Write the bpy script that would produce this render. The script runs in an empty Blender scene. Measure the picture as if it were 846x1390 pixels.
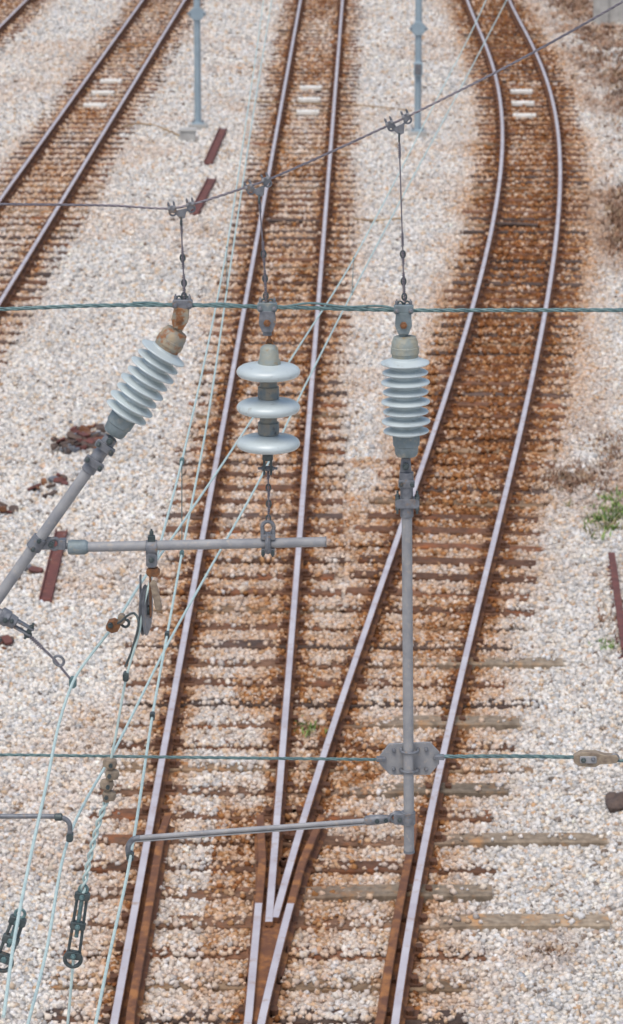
import bpy, bmesh, math, random
import numpy as np
from mathutils import Vector, Matrix, Euler

random.seed(7); rng = np.random.default_rng(11)
scene = bpy.context.scene

# ------------------------------------------------------------------ camera / site survey
F = 4673.0
RAILZ = 0.17
CAM = Vector((0, 0, 10.22))
ROT = Euler((math.radians(75.0), 0, math.radians(1.01)))
RM = ROT.to_matrix()
def ray(u, v): return RM @ Vector(((u-423)/F, -(v-695)/F, -1))
def at_z(u, v, z=RAILZ):
    d = ray(u, v); return CAM + d*((z-CAM.z)/d.z)
Y0 = 13.6                       # plane of the head-span structure
def pl(u, v, dy=0.0):
    d = ray(u, v); return CAM + d*((Y0+dy)/d.y)

cd = bpy.data.cameras.new("camera"); cam = bpy.data.objects.new("camera", cd)
scene.collection.objects.link(cam)
cam.location = CAM; cam.rotation_euler = ROT
cd.sensor_fit = 'VERTICAL'; cd.sensor_height = 36; cd.sensor_width = 36
cd.lens = F/1390*36; cd.clip_end = 3000; cd.clip_start = 0.1
cd.dof.use_dof = True; cd.dof.focus_distance = 15.2; cd.dof.aperture_fstop = 7.5
scene.camera = cam

# ------------------------------------------------------------------ light
w = bpy.data.worlds.new("World"); scene.world = w; w.use_nodes = True
nt = w.node_tree; bg = nt.nodes['Background']
sky = nt.nodes.new('ShaderNodeTexSky'); sky.sky_type = 'NISHITA'; sky.sun_disc = False
SE, SR = math.radians(66), math.radians(200)
sky.sun_elevation = SE; sky.sun_rotation = SR
sky.air_density = 1.0; sky.dust_density = 3.0; sky.ozone_density = 1.0
nt.links.new(sky.outputs[0], bg.inputs[0]); bg.inputs[1].default_value = 0.15
sd = bpy.data.lights.new("sun", 'SUN'); sun = bpy.data.objects.new("sun", sd)
scene.collection.objects.link(sun)
sd.energy = 2.1; sd.angle = math.radians(45); sd.color = (1, 0.965, 0.91)
sdir = Vector((math.sin(SR)*math.cos(SE), math.cos(SR)*math.cos(SE), math.sin(SE)))
sun.rotation_euler = sdir.to_track_quat('Z', 'Y').to_euler(); sun.location = (0, 0, 30)
scene.view_settings.view_transform = 'Standard'; scene.view_settings.look = 'None'
scene.view_settings.exposure = 0

# ------------------------------------------------------------------ materials
def mat(name, c1, c2=None, scale=8, rough=0.6, metal=0.0, bump=0.0, c3=None, s3=3, t3=(0.55, 0.7),
        bscale=60, spec=0.5, attr=False, coat=0.0):
    m = bpy.data.materials.new(name); m.use_nodes = True
    n = m.node_tree.nodes; l = m.node_tree.links; p = n['Principled BSDF']
    p.inputs['Roughness'].default_value = rough; p.inputs['Metallic'].default_value = metal
    p.inputs['Specular IOR Level'].default_value = spec
    p.inputs['Coat Weight'].default_value = coat; p.inputs['Coat Roughness'].default_value = 0.12
    tc = n.new('ShaderNodeNewGeometry')
    c2 = c2 or tuple(x*0.7 for x in c1)
    nz = n.new('ShaderNodeTexNoise'); nz.inputs['Scale'].default_value = scale; nz.inputs['Detail'].default_value = 6
    l.new(tc.outputs['Position'], nz.inputs['Vector'])
    r = n.new('ShaderNodeValToRGB'); r.color_ramp.elements[0].position = 0.35; r.color_ramp.elements[1].position = 0.65
    r.color_ramp.elements[0].color = (*c1, 1); r.color_ramp.elements[1].color = (*c2, 1)
    l.new(nz.outputs['Fac'], r.inputs[0]); out = r.outputs[0]
    if c3:
        n3 = n.new('ShaderNodeTexNoise'); n3.inputs['Scale'].default_value = s3; n3.inputs['Detail'].default_value = 8
        n3.inputs['Roughness'].default_value = 0.7
        l.new(tc.outputs['Position'], n3.inputs['Vector'])
        mr = n.new('ShaderNodeMapRange'); mr.inputs[1].default_value = t3[0]; mr.inputs[2].default_value = t3[1]
        l.new(n3.outputs['Fac'], mr.inputs[0])
        mx = n.new('ShaderNodeMix'); mx.data_type = 'RGBA'; mx.inputs[7].default_value = (*c3, 1)
        l.new(mr.outputs[0], mx.inputs[0]); l.new(out, mx.inputs[6]); out = mx.outputs[2]
    if attr:
        at = n.new('ShaderNodeAttribute'); at.attribute_name = 'Col'
        mm = n.new('ShaderNodeMix'); mm.data_type = 'RGBA'; mm.blend_type = 'MULTIPLY'; mm.inputs[0].default_value = 1
        l.new(out, mm.inputs[6]); l.new(at.outputs['Color'], mm.inputs[7]); out = mm.outputs[2]
    l.new(out, p.inputs['Base Color'])
    if bump:
        nb = n.new('ShaderNodeTexNoise'); nb.inputs['Scale'].default_value = bscale; nb.inputs['Detail'].default_value = 4
        l.new(tc.outputs['Position'], nb.inputs['Vector'])
        b = n.new('ShaderNodeBump'); b.inputs['Strength'].default_value = bump; b.inputs['Distance'].default_value = 0.01
        l.new(nb.outputs['Fac'], b.inputs['Height']); l.new(b.outputs[0], p.inputs['Normal'])
    return m

M_porc = mat("glazed_porcelain", (.51, .575, .58), (.43, .49, .50), 6, .33, 0, 0, (.27, .28, .25), 22, (.58, .76), coat=.25)
M_core = mat("weathered_core", (.13, .17, .19), (.26, .23, .18), 30, .5, 0, .3, (.04, .05, .06), 25)
M_capy = mat("tarnished_cap", (.25, .30, .30), (.33, .32, .25), 25, .6, .1, .4, (.30, .19, .08), 18, (.56, .68))
M_capo = mat("rusty_cap", (.36, .28, .18), (.25, .25, .22), 30, .6, .1, .4, (.26, .11, .04), 22, (.50, .60))
M_base = mat("grey_green_casting", (.22, .27, .29), (.16, .20, .21), 25, .55, .2, .3, (.34, .33, .28), 20)
M_galv = mat("galvanised_tube", (.33, .33, .335), (.25, .255, .27), 14, .62, .1, .15, (.40, .36, .32), 40, (.55, .7), spec=.35)
M_fit = mat("grey_fitting", (.22, .23, .25), (.14, .15, .17), 40, .55, .3, .3, (.28, .19, .12), 25, (.56, .68))
M_dark = mat("dark_fitting", (.05, .07, .075), (.10, .12, .12), 40, .5, .4, .3, (.16, .09, .05), 25, (.58, .7))
M_rust = mat("rusty_fitting", (.30, .13, .05), (.14, .07, .04), 50, .8, .1, .5)
M_tan = mat("tan_clamp", (.36, .29, .21), (.22, .17, .13), 40, .7, .2, .5)
M_teal = mat("green_patina_wire", (.09, .155, .165), (.15, .24, .24), 50, .6, .2, .3, (.05, .09, .10), 30)
M_mint = mat("pale_patina_wire", (.50, .62, .59), (.40, .52, .51), 30, .6, .05, 0)
M_steelw = mat("steel_wire", (.15, .14, .165), (.22, .20, .22), 50, .5, .4, 0)
M_head = mat("polished_rail_head", (.64, .60, .61), (.52, .47, .49), 3, .42, .2, .05, (.42, .27, .18), 7, (.56, .72))
M_railr = mat("rusted_rail", (.19, .080, .036), (.12, .050, .028), 9, .85, 0, .4, (.33, .14, .045), 5, (.48, .62))
M_slp = mat("timber_sleeper", (1.1, 1.05, 1.0), (.60, .55, .50), 14, .9, 0, .6, (1.6, 1.05, .60), 4, (.52, .68), attr=True, bscale=35)
M_clip = mat("rail_fastening", (.14, .058, .028), (.08, .038, .022), 20, .85, 0, .3)
M_stone = mat("ballast_stone", (1.0, 1.0, 1.0), (.86, .84, .82), 45, .95, 0, 0, attr=True, spec=.15)
M_white = mat("white_slab", (.80, .78, .73), (.66, .62, .54), 8, .7)
M_conc = mat("concrete", (.48, .47, .44), (.36, .35, .33), 6, .85, 0, .4)
M_post = mat("painted_post", (.34, .43, .48), (.28, .36, .41), 5, .5, .1)
M_redr = mat("red_rusted_steel", (.17, .06, .05), (.11, .045, .04), 9, .85, 0, .4, (.28, .12, .07), 8)
M_weed = mat("weed_leaf", (1, 1, 1), (.7, .7, .7), 20, .8, attr=True)
M_cable = mat("ground_cable", (.42, .30, .16), (.30, .2, .12), 9, .8)
M_rock = mat("dark_rock", (.13, .09, .07), (.07, .05, .045), 12, .9, 0, .5)

# ------------------------------------------------------------------ mesh builder
X = Vector((1, 0, 0)); Y = Vector((0, 1, 0)); Z = Vector((0, 0, 1))
class MB:
    def __init__(s): s.v = []; s.f = []; s.m = []; s.mats = []
    def mi(s, m):
        if m not in s.mats: s.mats.append(m)
        return s.mats.index(m)
    def add(s, vs, fs, m):
        b = len(s.v); s.v += [tuple(x) for x in vs]
        k = s.mi(m)
        for f in fs: s.f.append([i+b for i in f]); s.m.append(k)
    def sweep(s, pts, r, m, seg=8, closed=False, flat=1.0):
        pts = [Vector(p) for p in pts]; n = len(pts)
        rs = r if isinstance(r, (list, tuple)) else [r]*n
        T = []
        for i in range(n):
            if closed: t = pts[(i+1) % n]-pts[i-1]
            else: t = pts[min(i+1, n-1)]-pts[max(i-1, 0)]
            T.append(t.normalized())
        a = T[0].cross(Z)
        if a.length < .1: a = T[0].cross(Y)
        a.normalize(); vs = []
        for i in range(n):
            a = (a-T[i]*a.dot(T[i])).normalized(); b = T[i].cross(a)
            for j in range(seg):
                th = 2*math.pi*j/seg
                vs.append(pts[i]+(a*math.cos(th)+b*math.sin(th)*flat)*rs[i])
        fs = []
        for i in range(n if closed else n-1):
            k = (i+1) % n
            for j in range(seg):
                fs.append([i*seg+j, i*seg+(j+1) % seg, k*seg+(j+1) % seg, k*seg+j])
        if not closed:
            fs.append(list(range(seg))[::-1]); fs.append([(n-1)*seg+j for j in range(seg)])
        s.add(vs, fs, m)
    def cyl(s, p, q, r, m, seg=20): s.sweep([p, q], r, m, seg)
    def lathe(s, o, ax, prof, m, seg=44):
        o = Vector(o); ax = Vector(ax).normalized(); a = ax.cross(Y).normalized() if abs(ax.y) < .9 else ax.cross(Z).normalized(); b = ax.cross(a)
        vs = []; fs = []
        for (t, r) in prof:
            for j in range(seg):
                th = 2*math.pi*j/seg; vs.append(o+ax*t+(a*math.cos(th)+b*math.sin(th))*r)
        for i in range(len(prof)-1):
            for j in range(seg):
                fs.append([i*seg+j, i*seg+(j+1) % seg, (i+1)*seg+(j+1) % seg, (i+1)*seg+j])
        fs.append(list(range(seg))[::-1]); fs.append([(len(prof)-1)*seg+j for j in range(seg)])
        s.add(vs, fs, m)
    def prism(s, poly, o, ax, ay, th, m):
        ax = Vector(ax).normalized(); ay = Vector(ay).normalized(); n = ax.cross(ay).normalized(); o = Vector(o)
        k = len(poly)
        vs = [o+ax*p[0]+ay*p[1]-n*th/2 for p in poly]+[o+ax*p[0]+ay*p[1]+n*th/2 for p in poly]
        fs = [list(range(k))[::-1], list(range(k, 2*k))]+[[i, (i+1) % k, k+(i+1) % k, k+i] for i in range(k)]
        s.add(vs, fs, m)
    def box(s, c, sx, sy, sz, m, ax=X, az=Z, ch=0.12):
        c0 = min(sx, sz)*ch; a, b = sx/2, sz/2
        s.prism([(-a+c0, -b), (a-c0, -b), (a, -b+c0), (a, b-c0), (a-c0, b), (-a+c0, b), (-a, b-c0), (-a, -b+c0)], c, ax, az, sy, m)
    def bolt(s, c, n, r, h, m):
        n = Vector(n).normalized(); s.sweep([Vector(c)-n*h/2, Vector(c)+n*h/2], r, m, 6)
        s.sweep([Vector(c)-n*h*.8, Vector(c)+n*h*.8], r*.5, m, 8)
    def ring(s, c, n, R, r, m, seg=24, stretch=1.0, sdir=None):
        n = Vector(n).normalized(); a = sdir.normalized() if sdir else (n.cross(X) if abs(n.x) < .9 else n.cross(Z)).normalized()
        b = n.cross(a)
        s.sweep([Vector(c)+a*math.cos(t)*R*stretch+b*math.sin(t)*R for t in [2*math.pi*i/seg for i in range(seg)]], r, m, 8, closed=True)
    def obj(s, name, parent=None, bevel=0.0, angle=38):
        me = bpy.data.meshes.new(name); me.from_pydata(s.v, [], s.f)
        for m in s.mats: me.materials.append(m)
        me.polygons.foreach_set('material_index', s.m)
        me.polygons.foreach_set('use_smooth', [True]*len(s.f))
        me.update()
        me.set_sharp_from_angle(angle=math.radians(angle))
        o = bpy.data.objects.new(name, me); scene.collection.objects.link(o)
        if parent: o.parent = parent
        if bevel:
            b = o.modifiers.new("bevel", 'BEVEL'); b.width = bevel; b.segments = 2; b.limit_method = 'ANGLE'; b.angle_limit = math.radians(45)
        return o
def empty(name):
    e = bpy.data.objects.new(name, None); e.empty_display_size = .2; scene.collection.objects.link(e); return e
def smooth(pts, k=8):
    pts = [Vector(p) for p in pts]; out = []
    for i in range(len(pts)-1):
        p0 = pts[max(i-1, 0)]; p1 = pts[i]; p2 = pts[i+1]; p3 = pts[min(i+2, len(pts)-1)]
        d = (p2-p1).length
        m1 = (p2-p0)*(d/max((p2-p0).length, 1e-6)); m2 = (p3-p1)*(d/max((p3-p1).length, 1e-6))
        for j in range(k):
            t = j/k
            out.append((2*t**3-3*t*t+1)*p1+(t**3-2*t*t+t)*m1+(-2*t**3+3*t*t)*p2+(t**3-t*t)*m2)
    out.append(pts[-1]); return out
def helix(mb, pts, R, r, pitch, n, m, seg=6, step=0.012):
    pts = [Vector(p) for p in pts]
    L = [0]
    for i in range(1, len(pts)): L.append(L[-1]+(pts[i]-pts[i-1]).length)
    N = int(L[-1]/step)+2; Ls = np.linspace(0, L[-1], N)
    P = np.stack([np.interp(Ls, L, [p[c] for p in pts]) for c in range(3)], 1)
    for k in range(n):
        out = []
        for i in range(N):
            t = Vector(P[min(i+1, N-1)]-P[max(i-1, 0)]).normalized()
            a = t.cross(Y if abs(t.y) < .7 else Z).normalized(); b = t.cross(a)
            th = 2*math.pi*(Ls[i]/pitch+k/n)
            out.append(Vector(P[i])+(a*math.cos(th)+b*math.sin(th))*R)
        mb.sweep(out, r, m, seg)

# ------------------------------------------------------------------ noise
def vnoise(x, y, s, seed=0):
    g = np.random.default_rng(seed).random((256, 256))
    xx = x/s+1000.3; yy = y/s+1000.7
    xi = np.floor(xx).astype(int); yi = np.floor(yy).astype(int)
    fx = xx-xi; fy = yy-yi; fx = fx*fx*(3-2*fx); fy = fy*fy*(3-2*fy)
    a = g[xi % 256, yi % 256]; b = g[(xi+1) % 256, yi % 256]; c = g[xi % 256, (yi+1) % 256]; d = g[(xi+1) % 256, (yi+1) % 256]
    return (a*(1-fx)+b*fx)*(1-fy)+(c*(1-fx)+d*fx)*fy
def fnoise(x, y, s, seed=0):
    return .5*vnoise(x, y, s, seed)+.3*vnoise(x, y, s/2.3, seed+1)+.2*vnoise(x, y, s/5.1, seed+2)

# ------------------------------------------------------------------ track alignments
G = 1.065/2
def lin(p, q):
    k = (q.x-p.x)/(q.y-p.y); return lambda y: p.x+k*(np.asarray(y, float)-p.y)
xA = lin(at_z(436.5, 0), at_z(266, 1300))
xC = lin(at_z(222, 0), at_z(43, 270))
_c = at_z(7, 0); _k = (at_z(222, 0).x-at_z(43, 270).x)/(at_z(222, 0).y-at_z(43, 270).y)
xD = lambda y: _c.x+_k*(np.asarray(y, float)-_c.y)
bp = [(663, 0), (692, 60), (711, 130), (720, 210), (718, 290), (704, 370), (685, 440), (657, 530), (634, 620), (608, 740), (576, 850),
      (538, 960), (509, 1060), (484, 1150), (467, 1230), (455, 1300), (439, 1390)]
bw = [at_z(*p) for p in bp]
by = np.array([p.y for p in bw]); bx = np.array([p.x for p in bw])
BC, BS = 50.0, 35.0
pf = np.polyfit((by-BC)/BS, bx, 6, w=1/np.sqrt(by/20))
y1, y2 = by.min(), by.max()
def xB(y):
    y = np.asarray(y, float); yc = np.clip(y, y1, y2)
    v = np.polyval(pf, (yc-BC)/BS); s = np.polyval(np.polyder(pf), (yc-BC)/BS)/BS
    return v+s*(y-yc)
ys = np.linspace(15, 40, 5001)
diff = (xB(ys)-G)-(xA(ys)+G)
YC = float(ys[np.argmax(diff > 0)])
ys2 = np.linspace(2, 24, 2000); YM = float(ys2[np.argmax((xB(ys2)-xA(ys2)) > 0.02)])
sep = lambda y: xB(y)-xA(y)
YS = float(ys[np.argmax(sep(ys) > 1.85)]) if (sep(ys) > 1.85).any() else 36.
YFAR = 170.0

# ------------------------------------------------------------------ rails
half = [(-.055, 0), (-.055, .010), (-.014, .022), (-.009, .034), (-.009, .098), (-.030, .107), (-.0335, .114), (-.0335, .131), (-.028, .1395)]
prof = half+[(-.010, .1405), (.010, .1405)]+[(-x, z) for x, z in half[::-1]]
def rail(mb, path, polished=True, dz=0.0):
    n = len(path); k = len(prof); vs = []
    for i in range(n):
        p = path[i]; t = Vector(path[min(i+1, n-1)])-Vector(path[max(i-1, 0)]); t.normalize()
        nx, ny = t.y, -t.x
        for (a, z) in prof: vs.append((p[0]+nx*a, p[1]+ny*a, .030+z+dz))
    fr = []; ft = []
    for i in range(n-1):
        for j in range(k):
            f = [i*k+j, i*k+(j+1) % k, (i+1)*k+(j+1) % k, (i+1)*k+j]
            (ft if (polished and 8 <= j <= 10) else fr).append(f)
    fr.append(list(range(k))); fr.append([(n-1)*k+j for j in range(k)][::-1])
    b = len(mb.v); mb.v += vs
    for fs, m in ((fr, M_railr), (ft, M_head)):
        if not fs: continue
        q = mb.mi(m)
        for f in fs: mb.f.append([i+b for i in f]); mb.m.append(q)
def path(xf, off, ya, yb, step=.4):
    n = max(2, int((yb-ya)/step)); yy = np.linspace(ya, yb, n)
    return [(float(xf(y))+off, float(y)) for y in yy]

def sleepers_and_clips(mb, mc, items, rails_of):
    cols = []
    for (xc, yc, L, ang, w_, shade, proud) in items:
        c, s = math.cos(ang), math.sin(ang)
        b = len(mb.v); h = .028+random.uniform(-.008, .006)
        nseg = 12
        for i in range(nseg+1):
            t = -L/2+L*i/nseg; jj = random.uniform(-.008, .008); hh = h
            # a long timber rises slightly proud of the ballast beyond the outer rail
            if proud and t > L/2-1.6: hh = h+.035*min(1, (t-(L/2-1.6))/.6)
            ringp = [(-w_/2, -.12), (w_/2, -.12), (w_/2, hh-.012), (w_/2-.012, hh), (-w_/2+.012, hh), (-w_/2, hh-.012)]
            k_ = random.uniform(.82, 1.18)
            sh_ = shade if not proud else tuple(a_*(1-min(1, max(0, (t-(L/2-2.0))/1.0)))+b__*min(1, max(0, (t-(L/2-2.0))/1.0)) for a_, b__ in zip((.185, .105, .065), shade))
            for (a, z) in ringp:
                mb.v.append((xc+t*c-(a+jj)*s, yc+t*s+(a+jj)*c, z)); cols.append(tuple(q_*k_ for q_ in sh_))
        q = mb.mi(M_slp)
        for i in range(nseg):
            for j in range(6):
                mb.f.append([b+i*6+j, b+(i+1)*6+j, b+(i+1)*6+(j+1) % 6, b+i*6+(j+1) % 6]); mb.m.append(q)
        mb.f.append([b+j for j in range(6)]); mb.m.append(q)
        mb.f.append([b+nseg*6+j for j in range(6)][::-1]); mb.m.append(q)
        for xr in rails_of(yc):
            xx = xr; yy = yc+(xr-xc)*math.tan(ang)
            mc.box((xx, yy, .036), .30, .018, .15, M_clip, ax=Vector((c, s, 0)), az=Vector((-s, c, 0)))
            for sg in (-1, 1):
                mc.box((xx+sg*.085, yy+.01*sg, .058), .055, .045, .10, M_clip, ax=Vector((c, s, 0)), az=Vector((-s, c, 0)), ch=.3)
                mc.sweep([(xx+sg*.10, yy-.04*sg, .04), (xx+sg*.10, yy-.04*sg, .088)], .016, M_clip, 6)
    return cols
def set_cols(o, cols):
    me = o.data; at = me.color_attributes.new("Col", 'FLOAT_COLOR', 'POINT')
    at.data.foreach_set('color', np.array([(*c, 1) for c in cols], dtype=np.float32).ravel())
def shade():
    r = random.random()
    if r < .60: k = random.uniform(.6, 1.25); return (.17*k, .085*k, .048*k)
    if r < .85: k = random.uniform(.6, 1.2); return (.11*k, .074*k, .060*k)
    k = random.uniform(.8, 1.2); return (.24*k, .17*k, .11*k)
SP = 0.62
def build_track(name, xf, railsets, ya, yb, off, L=2.0, skip=None, extra=None, rails_of=None, frog=False):
    e = empty(name)
    mb = MB()
    for (p, pol, dz) in railsets: rail(mb, p, pol, dz)
    mb.obj("rails", e, angle=25)
    if frog:   # cast filler block bolted between the wing rails
        fb = MB(); n = 16; yy = np.linspace(YC-1.6, YC+.9, n); vs = []
        for y in yy:
            a_ = float(wlx(y))+.012; b__ = float(wrx(y))-.012
            if b__-a_ < .01: b__ = a_+.01
            vs += [(a_, y, .03), (b__, y, .03), (b__, y, .118), (a_, y, .118)]
        fs = [[i*4+j, i*4+(j+1) % 4, (i+1)*4+(j+1) % 4, (i+1)*4+j] for i in range(n-1) for j in range(4)]+[[0, 1, 2, 3], [(n-1)*4+j for j in (3, 2, 1, 0)]]
        fb.add(vs, fs, M_railr); fb.obj("frog_filler_block", e)
    items = []
    k0 = int(math.ceil((ya-off)/SP))
    for k in range(k0, int((yb-off)/SP)):
        y = off+k*SP
        if skip and skip(y): continue
        sl = float(xf(y+.5)-xf(y-.5))
        items.append((float(xf(y))+random.uniform(-.06, .06), y+random.uniform(-.015, .015), L+random.uniform(-.12, .10), -math.atan(sl)+random.uniform(-.02, .02), random.uniform(.17, .235), shade(), False))
    if extra: items += extra
    ms, mc = MB(), MB()
    cols = sleepers_and_clips(ms, mc, items, rails_of or (lambda y: [float(xf(y))-G, float(xf(y))+G]))
    o = ms.obj("sleepers", e); set_cols(o, cols)
    mc.obj("rail_fastenings", e)
    return e

# frog: the point rails come from the far side, wing rails from the near side
wlx = lambda y: np.minimum(xB(y)-G, xA(y)+G-.092-max(0, (y-YC-1.9))*.05)
wrx = lambda y: np.maximum(xA(y)+G, xB(y)-G+.092+max(0, (y-YC-1.9))*.05)
YP = YC+.95
wl1, wl2 = path(wlx, 0, YM, YP, .2), path(wlx, 0, YP, YC+3.0, .2)
wr1, wr2 = path(wrx, 0, 4, YP, .2), path(wrx, 0, YP, YC+3.0, .2)
chkA = [(float(xA(y))-G+.108+max(0, abs(y-YC-.6)-1.9)*.06, float(y)) for y in np.linspace(YC-1.9, YC+3.0, 22)]
chkB = [(float(xB(y))+G-.108-max(0, abs(y-YC-.6)-1.9)*.06, float(y)) for y in np.linspace(YC-1.9, YC+3.0, 22)]
bearers = []
offA = 10.0; k = 0
while True:
    y = offA+k*SP; k += 1
    if y > YS: break
    a = float(xA(y))-G-.5; b = max(float(xA(y)), float(xB(y)) if y > YM else -99)+G+.5
    sh = shade(); ex = random.choice([-.1, 0, 0, .1, .3])
    bearers.append([a-random.uniform(0, .12), b+ex, y, sh, False])
for (v, uend, sh) in ((1131, 822, 1.), (1238, 824, 1.), (996, 707, .8), (1210, 668, .7), (1075, 690, .6), (907, 765, .85)):
    p = at_z(uend, v, .03)
    j = min(range(len(bearers)), key=lambda i: abs(bearers[i][2]-p.y)); bearers[j][1] = p.x; bearers[j][3] = (.33*sh, .275*sh, .21*sh); bearers[j][4] = True
bear_items = [((a+b)/2, y, b-a, random.uniform(-.004, .004), random.uniform(.21, .25), sh, pr) for a, b, y, sh, pr in bearers]
BA = np.array([q_[0] for q_ in bearers]); BB = np.array([q_[1] for q_ in bearers]); BP = np.array([q_[4] for q_ in bearers])
def rails_AB(y):
    o = [float(xA(y))-G, float(xA(y))+G]
    if YM < y < YS: o += [float(xB(y))-G, float(xB(y))+G]
    return o
skipAB = lambda y: y <= YS
build_track("railway_track", xA,
            [(path(xA, -G, 4, YFAR), True, 0), (path(xA, G, YC+.55, YFAR), True, 0), (wr1, True, -.003), (wr2, False, -.008), (chkA, False, .004)],
            10, YFAR, offA, skip=skipAB, extra=bear_items, rails_of=rails_AB, frog=True)
build_track("railway_track", xB,
            [(path(xB, G, YM, YFAR), True, 0), (path(xB, -G, YC+.65, YFAR), True, -.003), (wl1, True, -.002), (wl2, False, -.008), (chkB, False, .004)],
            YS+.1, YFAR, offA, skip=skipAB)
build_track("railway_track", xC, [(path(xC, -G, 20, YFAR), True, 0), (path(xC, G, 20, YFAR), True, 0)], 20, YFAR, offA)
build_track("railway_track", xD, [(path(xD, -G, 20, YFAR), True, 0), (path(xD, G, 20, YFAR), True, 0)], 20, YFAR, offA)

# ------------------------------------------------------------------ ballast colour field
def field(x, y):
    """returns rust 0..1, soil 0..1"""
    rust = np.zeros_like(x)
    for nm, xf, st in (("A", xA, .92), ("B", xB, 1.1), ("C", xC, .72), ("D", xD, .72)):
        d = np.abs(x-xf(y)); r = np.abs(d-G)
        valid = np.ones_like(x) if nm != "B" else np.clip((y-YM)/2, 0, 1)
        far = np.clip((y-30)/9, 0, 1)
        n1 = fnoise(x, y*.28, .9, 3); n2 = fnoise(x, y*.4, .3, 9)
        line = np.exp(-(r/(.13+.07*far+.12*n2))**2)*(.66+.62*n2)
        inside = (d < G)*((.20+.48*far)*(.10+1.6*n1))
        if nm == "A": inside = inside*.88
        if nm == "B": inside = inside*1.25; hal = .60
        else: hal = .46
        halo = (d >= G)*np.exp(-((d-G)/(hal*(.35+1.1*n1)))**2)*(.46+.32*far)
        v = np.maximum(line, np.maximum(inside, halo))*st*valid
        rust = np.maximum(rust, v)
    bet = ((x > xA(y)) & (x < xB(y)) & (y > YC-6) & (y < YC+16))
    rust = np.maximum(rust, bet*.9*np.clip(fnoise(x, y*.5, .6, 21)*1.5-.25, 0, 1))
    rust = np.maximum(rust, .20*np.clip((fnoise(x, y, 2.2, 31)-.52)*5, 0, 1))
    soil = np.zeros_like(x)
    for (u, v, rx, ry, s) in ((812, 60, 1.1, 9, .9), (850, 20, 2.2, 12, .9), (838, 305, .6, 5, .8), (800, 650, .9, 1.8, .5), (765, 15, .9, 5, .5), (840, 130, .9, 6, .7), (862, 620, .9, 3.0, .7), (745, 1290, .3, .6, .3)):
        p = at_z(u, v, 0)
        q = ((x-p.x)/rx)**2+((y-p.y)/ry)**2
        soil = np.maximum(soil, s*np.clip(1.5-q*1.1, 0, 1)*np.clip((fnoise(x, y*.5, .7, 41)-.30)*3.0, 0, 1))
    return np.clip(rust, 0, 1), np.clip(soil, 0, 1)
CREAM = np.array([.72, .69, .645]); RUST = np.array([.49, .25, .095]); DRUST = np.array([.225, .09, .034]); SOIL = np.array([.34, .215, .14])
def rustcol(r):
    t = np.clip((r-.50)*2.2, 0, 1); return RUST*(1-t)+DRUST*t
def base_col(x, y):
    r, s = field(x, y); r = r[:, None]; s = s[:, None]
    t = (fnoise(x, y, 1.3, 55))[:, None]
    m_ = np.clip(r*1.3, 0, 1)
    c = CREAM*(.84+.3*t)*(1-m_)+m_*rustcol(r)
    return c*(1-s)+SOIL*s
def height(x, y):
    h = .03*(fnoise(x, y, 1.6, 71)-.5)
    tr = np.zeros_like(x)
    for xf in (xA, xB, xC, xD): tr = np.maximum(tr, np.clip((1.5-np.abs(x-xf(y)))/.5, 0, 1))
    return (h+.01)*(1-tr)+tr*(-.008+h*.8)

# ------------------------------------------------------------------ ground sheet
xs = np.concatenate([[-900, -300, -100, -50, -25, -16], np.arange(-12, 13, .13), [16, 25, 50, 100, 300, 900]])
yg = np.concatenate([[-600, -100, -20, 0, 8, 14], np.arange(18, 96, .16), np.arange(97, 175, 1.2), [200, 260, 400, 700, 1500]])
XX, YY = np.meshgrid(xs, yg); xf_, yf_ = XX.ravel(), YY.ravel()
zz = height(xf_, yf_)
nx_, ny_ = len(xs), len(yg)
idx = np.arange(nx_*ny_).reshape(ny_, nx_)
q = np.stack([idx[:-1, :-1], idx[:-1, 1:], idx[1:, 1:], idx[1:, :-1]], -1).reshape(-1, 4)
def fast_mesh(name, co, quads, cols, material):
    me = bpy.data.meshes.new(name)
    me.vertices.add(len(co)); me.vertices.foreach_set('co', co.astype(np.float32).ravel())
    me.loops.add(quads.size); me.loops.foreach_set('vertex_index', quads.astype(np.int32).ravel())
    me.polygons.add(len(quads)); me.polygons.foreach_set('loop_start', np.arange(0, quads.size, 4, dtype=np.int32))
    me.update(calc_edges=True)
    at = me.color_attributes.new("Col", 'FLOAT_COLOR', 'POINT')
    c4 = np.ones((len(co), 4), np.float32); c4[:, :3] = cols; at.data.foreach_set('color', c4.ravel())
    me.materials.append(material)
    o = bpy.data.objects.new(name, me); scene.collection.objects.link(o); return o
gm = bpy.data.materials.new("ballast_bed"); gm.use_nodes = True
n = gm.node_tree.nodes; l = gm.node_tree.links; p = n['Principled BSDF']; p.inputs['Roughness'].default_value = .95
p.inputs['Specular IOR Level'].default_value = .15
geo = n.new('ShaderNodeNewGeometry'); at = n.new('ShaderNodeAttribute'); at.attribute_name = 'Col'
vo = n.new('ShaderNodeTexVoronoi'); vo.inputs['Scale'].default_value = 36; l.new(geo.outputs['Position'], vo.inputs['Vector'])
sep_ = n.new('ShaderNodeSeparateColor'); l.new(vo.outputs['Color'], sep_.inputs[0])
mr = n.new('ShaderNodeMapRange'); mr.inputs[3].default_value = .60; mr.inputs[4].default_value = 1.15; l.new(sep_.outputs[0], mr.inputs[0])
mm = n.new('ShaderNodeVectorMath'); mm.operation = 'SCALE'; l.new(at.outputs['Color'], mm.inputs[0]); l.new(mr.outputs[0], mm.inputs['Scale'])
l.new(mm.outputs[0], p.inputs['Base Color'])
b = n.new('ShaderNodeBump'); b.inputs['Strength'].default_value = .8; b.inputs['Distance'].default_value = .02; b.invert = True
l.new(vo.outputs['Distance'], b.inputs['Height']); l.new(b.outputs[0], p.inputs['Normal'])
gc = base_col(xf_, yf_)*.95
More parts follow.
